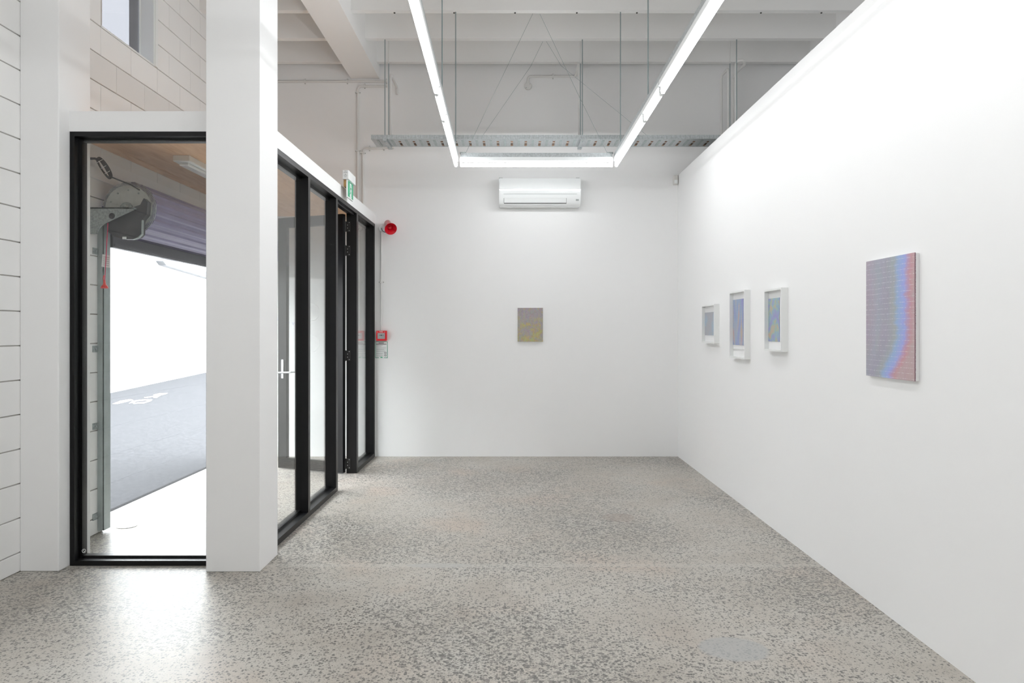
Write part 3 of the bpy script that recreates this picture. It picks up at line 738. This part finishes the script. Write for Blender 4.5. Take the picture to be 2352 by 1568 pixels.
# ---------------------------------------------------------------- air conditioner
ac = thing('air_conditioner', (.30, YB, 2.76), 'white wall mounted air conditioner below the cross light', 'air conditioner')
X0, X1 = -.142, .747
prof = [(YB, 3.055), (7.875, 3.062), (7.845, 3.054), (7.832, 3.030), (7.824, 2.945), (7.827, 2.885), (7.838, 2.842), (7.868, 2.785), (7.900, 2.762), (7.95, 2.755), (YB, 2.762)]
b = prism(N(), [Vector((X0, y, z)) for y, z in prof], (X1-X0, 0, 0))
es = [e for e in b.edges if abs(e.verts[0].co.x-e.verts[1].co.x) < 1e-6]
bmesh.ops.bevel(b, geom=es, offset=.006, segments=2, affect='EDGES')
obj('casing', b, M['white_gl'], ac, True)
xa, xb2 = P(1157, 0, 7.83).x, P(1302, 0, 7.83).x
obj('panel_seam', B(xa-.002, P(1325, 0, 7.83).x, 7.8245, 7.832, 2.8775, 2.8805), M['inkgrey'], ac)
dv = Vector((0, .030, -.057)).normalized(); nv = Vector((0, -.057, -.030)).normalized()
o0 = Vector((xa, 7.8375, 2.8405))
def slab(x0, x1, s0, s1, n0, n1):
    p = [Vector((x0, o0.y, o0.z))+dv*s+nv*n for s, n in ((s0, n0), (s1, n0), (s1, n1), (s0, n1))]
    return prism(N(), p, (x1-x0, 0, 0))
obj('outlet', slab(xa+.002, xb2-.002, .004, .0655, .0, .0014), M['dark'], ac)
obj('louvre', slab(xa+.005, xb2-.005, .0015, .0565, .001, .006), M['white_gl'], ac)
dq = P(1326, 461, 7.85)
obj('display', slab(dq.x-.016, dq.x+.016, .016, .034, 0, .002), M['inkgrey'], ac)
for s_ in (X0+.02, X1-.03): obj('top_vent', B(s_-.02, s_+.02, 7.88, 7.90, 3.060, 3.067), M['inkgrey'], ac)

# motion sensor in the corner
sn = thing('motion_sensor', P(1552, 413, YB-.04), 'small beige motion sensor in the far right corner', 'sensor')
c = P(1552, 413, YB-.03)
obj('body', B(c.x-.027, c.x+.024, YB-.05, YB, c.z-.053, c.z+.053, bev=.009), M['beige'], sn)
obj('lens', B(c.x-.020, c.x+.017, YB-.056, YB-.048, c.z-.044, c.z-.002, bev=.006), M['white_pl'], sn)

# ---------------------------------------------------------------- artworks
c = P(1218, 745.5, YB-.03)
pb = thing('small_painting', (c.x, YB, c.z-.187), 'small olive and mauve speckled painting alone on the far wall', 'painting')
obj('canvas', B(c.x-.1395, c.x+.1395, YB-.029, YB, c.z-.186, c.z+.186), M['canvas'], pb)
obj('painted_face', B(c.x-.1405, c.x+.1405, YB-.034, YB-.029, c.z-.187, c.z+.187, bev=.0015), M['art_back'], pb)
pa = thing('large_painting', (XP, 3.49, 1.171), 'iridescent blue and red grid painting nearest on the right wall', 'painting')
obj('canvas', B(XP-.019, XP, 3.272, 3.717, 1.171, 1.753, bev=.003), M['canvas'], pa)
obj('painted_face', B(XP-.0225, XP-.019, 3.270, 3.719, 1.170, 1.754), M['art_big'], pa)
b = N()
for i in range(150):                     # ragged dried paint along the near edge
    z = 1.171+.581*i/150; box(b, XP-.0230, XP-.0192-random.random()*.001, 3.2690-random.random()**3*.0022, 3.2705, z, z+.0045)
o = obj('paint_edge', b, mat('ragged_paint_edge', (.20, .10, .13), .6), pa); o['kind'] = 'stuff'
def framed(y0, y1, z0, z1, art, wa, za, lab, shelf=False):
    t = thing('framed_print', (XP, (y0+y1)/2, z0), lab, 'framed print', 'framed prints on the right wall')
    D = .047; fw = .013
    for (a, b2, c_, d_) in ((y0, y0+fw, z0, z1), (y1-fw, y1, z0, z1)): obj('frame_side', B(XP-D, XP, a, b2, c_, d_), M['framew'], t)
    for (a, b2, c_, d_) in ((y0+fw, y1-fw, z0, z0+fw), (y0+fw, y1-fw, z1-fw, z1)): obj('frame_rail', B(XP-D, XP, a, b2, c_, d_), M['framew'], t)
    obj('backing', B(XP-.016, XP-.010, y0+fw, y1-fw, z0+fw, z1-fw), M['matb'], t)
    obj('print', B(XP-.020, XP-.016, wa[0], wa[1], za[0], za[1]), art, t)
    if shelf: obj('mount_edge', B(XP-.022, XP-.016, y0+fw, y1-fw, z0+.072, z0+.075), M['framew'], t)
    return t
def rw(px, X): return X*F/(px-VX)
XA = XP-.02
def rz(py, px, X): return H-(py-VY)*rw(px, X)/F
framed(6.430, 6.853, 1.284, 1.638, M['art1'], (rw(1639, XA), rw(1618.2, XA)), (rz(770, 1639, XA), rz(716, 1639, XA)), 'small white framed grey blue print, farthest along the right wall')
framed(5.592, 5.983, 1.178, 1.717, M['art2'], (rw(1707, XA), rw(1681.5, XA)), (rz(793, 1707, XA), rz(685.5, 1707, XA)), 'tall white framed rainbow blue print, middle of three', True)
framed(4.829, 5.158, 1.257, 1.688, M['art3'], (rw(1790, XA), rw(1763.8, XA)), (rz(784.5, 1790, XA), rz(683, 1790, XA)), 'white framed striped rainbow print, nearest of three')

# ---------------------------------------------------------------- safety devices
sr = thing('siren', P(898, 524, 7.9), 'red horn siren on the far wall beside the glazing', 'siren')
ms = pw(876.5, 524.5)
obj('mount', lathe(N(), [(0, .034), (.018, .034), (.022, .030), (.022, 0)], (ms.x, YB-.001, ms.z), (0, -1, 0), 28), M['white_pl'], sr, True)
mouth = P(897.5, 525.5, 7.83); tail = P(890, 511.5, 7.98); ax = (tail-mouth).normalized(); Ls = (tail-mouth).length
b = N(); lathe(b, [(.060, 0), (.060, .014), (.045, .016), (.028, .014), (.028, 0)], mouth, ax, 24)
obj('throat', b, M['redhorn'], sr, True)
b = N(); lathe(b, [(.058, .010), (.058, .022), (.035, .036), (.012, .053), (.0, .0645), (-.003, .066), (.0, .067), (.012, .057), (.035, .041), (.058, .038), (Ls*.95, .037), (Ls, .032), (Ls, 0)], mouth, ax, 36)
obj('horn', b, M['redhorn'], sr, True)
obj('foot', cyl(N(), tail-ax*.02, (tail.x, YB, tail.z-.015), .018, 12), M['red'], sr, True)
obj('lead', tube(N(), [Vector((ms.x, YB-.022, ms.z+.003)), Vector((ms.x+.010, YB-.05, ms.z-.022)), Vector((ms.x+.032, YB-.07, ms.z-.045)), Vector((ms.x+.055, YB-.08, ms.z-.052))], .0035, 6, .02), M['cable'], sr, True)
conduit([pw(876, 533), pw(876, 760)], 'thin conduit from the red siren down to the fire call point', [(876, 648, 1)], r=.009)

cpnt = thing('fire_call_point', pw(876, 782), 'red fire alarm call point above the green bordered notice', 'fire alarm')
a = P(864.2, 782.2, 8.0); e = P(888.2, 759.2, 8.0)
obj('case', B(a.x, e.x, YB-.045, YB, a.z, e.z, bev=.004), M['red'], cpnt)
wd = e.x-a.x; ht = e.z-a.z; yf = YB-.0455
obj('face_plate', B(a.x+wd*.13, a.x+wd*.84, yf-.002, yf+.004, a.z+ht*.18, a.z+ht*.77), M['silver'], cpnt)
b = N(); mx_, mz_ = a.x+wd*.485, a.z+ht*.54
box(b, mx_-.006, mx_+.006, yf-.003, yf, mz_-.007, mz_+.007)
for s_ in (-1, 1): prism(b, [Vector((mx_+s_*.012, yf-.003, mz_)), Vector((mx_+s_*.022, yf-.003, mz_+.006)), Vector((mx_+s_*.022, yf-.003, mz_-.006))], (0, .003, 0))
obj('symbol', b, M['ink'], cpnt)
text('lettering', 'FIRE', .020, (a.x+wd*.48, yf-.001, a.z+ht*.885), (math.pi/2, 0, 0), M['whiteink'], cpnt, 1.1)
b = N()
for s_ in (.14, .82): box(b, a.x+wd*s_-.006, a.x+wd*s_+.006, yf-.001, yf+.001, a.z+ht*.855, a.z+ht*.885)
obj('flame_marks', b, M['whiteink'], cpnt)
nt_ = thing('fire_notice', P(876, 823, YB), 'small printed evacuation notice with green border on the wall', 'notice')
a = P(861.2, 823.4, YB); e = P(891.4, 784, YB); wd = e.x-a.x; ht = e.z-a.z; yn = YB-.003
obj('sheet', B(a.x, e.x, YB-.003, YB, a.z, e.z), M['paper'], nt_)
b = N(); fb = .006
for (x0, x1, z0, z1) in ((.03, .97, .965, .99), (.03, .065, .05, .99), (.935, .97, .05, .99), (.03, .30, .04, .07), (.70, .97, .04, .07)):
    box(b, a.x+wd*x0, a.x+wd*x1, yn-.0008, yn, a.z+ht*z0, a.z+ht*z1)
obj('border', b, M['greenline'], nt_)
obj('emblem', B(a.x+wd*.42, a.x+wd*.58, yn-.0008, yn, a.z+ht*.05, a.z+ht*.10), M['green'], nt_)
b = N()
box(b, a.x+wd*.28, a.x+wd*.68, yn-.0008, yn, a.z+ht*.895, a.z+ht*.925); box(b, a.x+wd*.09, a.x+wd*.88, yn-.0008, yn, a.z+ht*.83, a.z+ht*.865)
obj('heading', b, M['ink'], nt_)
b = N()
for z, x1 in ((.76, .6), (.72, .5), (.64, .86), (.56, .84), (.53, .7), (.45, .8), (.40, .75), (.30, .62), (.26, .58), (.18, .62), (.13, .55)):
    box(b, a.x+wd*.11, a.x+wd*x1, yn-.0006, yn, a.z+ht*z, a.z+ht*(z+.014))
obj('print_lines', b, M['inkgrey'], nt_)
for zc in (.335, .19):
    b = N(); x_, z_ = a.x+wd*.80, a.z+ht*zc
    box(b, x_-.010, x_-.0055, yn-.001, yn, z_-.010, z_+.010); box(b, x_+.0055, x_+.010, yn-.001, yn, z_-.010, z_+.010); box(b, x_-.010, x_+.010, yn-.001, yn, z_-.010, z_-.007); box(b, x_-.010, x_+.010, yn-.001, yn, z_+.007, z_+.010)
    obj('pictogram', b, M['ink'], nt_)

ex = thing('exit_sign', (-1.48, 6.54, 2.70), 'green running man exit sign on the white header', 'exit sign')
obj('case', B(-1.502, -1.447, 6.40, 6.69, 2.742, 2.822, bev=.004), M['white_pl'], ex)
obj('legend_panel', B(-1.474, -1.464, 6.425, 6.655, 2.588, 2.742), M['white_pl'], ex)
gp = obj('green_face', B(-1.4645, -1.4625, 6.450, 6.652, 2.600, 2.738), M['green'], ex)
obj('doorway_mark', B(-1.4635, -1.4618, 6.515, 6.590, 2.600, 2.728), M['whiteink'], gp)
b = N(); xg0, xg1 = -1.4625, -1.4611
cyl(b, (xg0, 6.560, 2.712), (xg1, 6.560, 2.712), .010, 12)
def limb(p, q_, t):
    p = Vector((xg0, *p)); q_ = Vector((xg0, *q_)); d = (q_-p).normalized(); s = Vector((0, -d.z, d.y))*t
    prism(b, [p+s, q_+s, q_-s, p-s], (xg1-xg0, 0, 0))
limb((6.556, 2.702), (6.548, 2.660), .008); limb((6.548, 2.662), (6.572, 2.640), .005); limb((6.572, 2.641), (6.566, 2.612), .0045)
limb((6.548, 2.662), (6.535, 2.638), .005); limb((6.535, 2.640), (6.517, 2.632), .0045)
limb((6.555, 2.696), (6.580, 2.682), .004); limb((6.555, 2.696), (6.533, 2.684), .004); limb((6.533, 2.684), (6.528, 2.668), .0035)
obj('running_figure', b, M['green'], gp)
b = N()
for z, w_ in ((2.812, .020), (2.800, .032), (2.785, .012), (2.775, .028), (2.762, .022)): box(b, -1.4745-w_/2, -1.4745+w_/2, 6.3995, 6.401, z-.0022, z+.0022)
obj('rating_print', b, M['inkgrey'], ex)
obj('timber_packer', B(-1.497, -1.474, 6.425, 6.655, 2.680, 2.742), M['wedge'], ex)
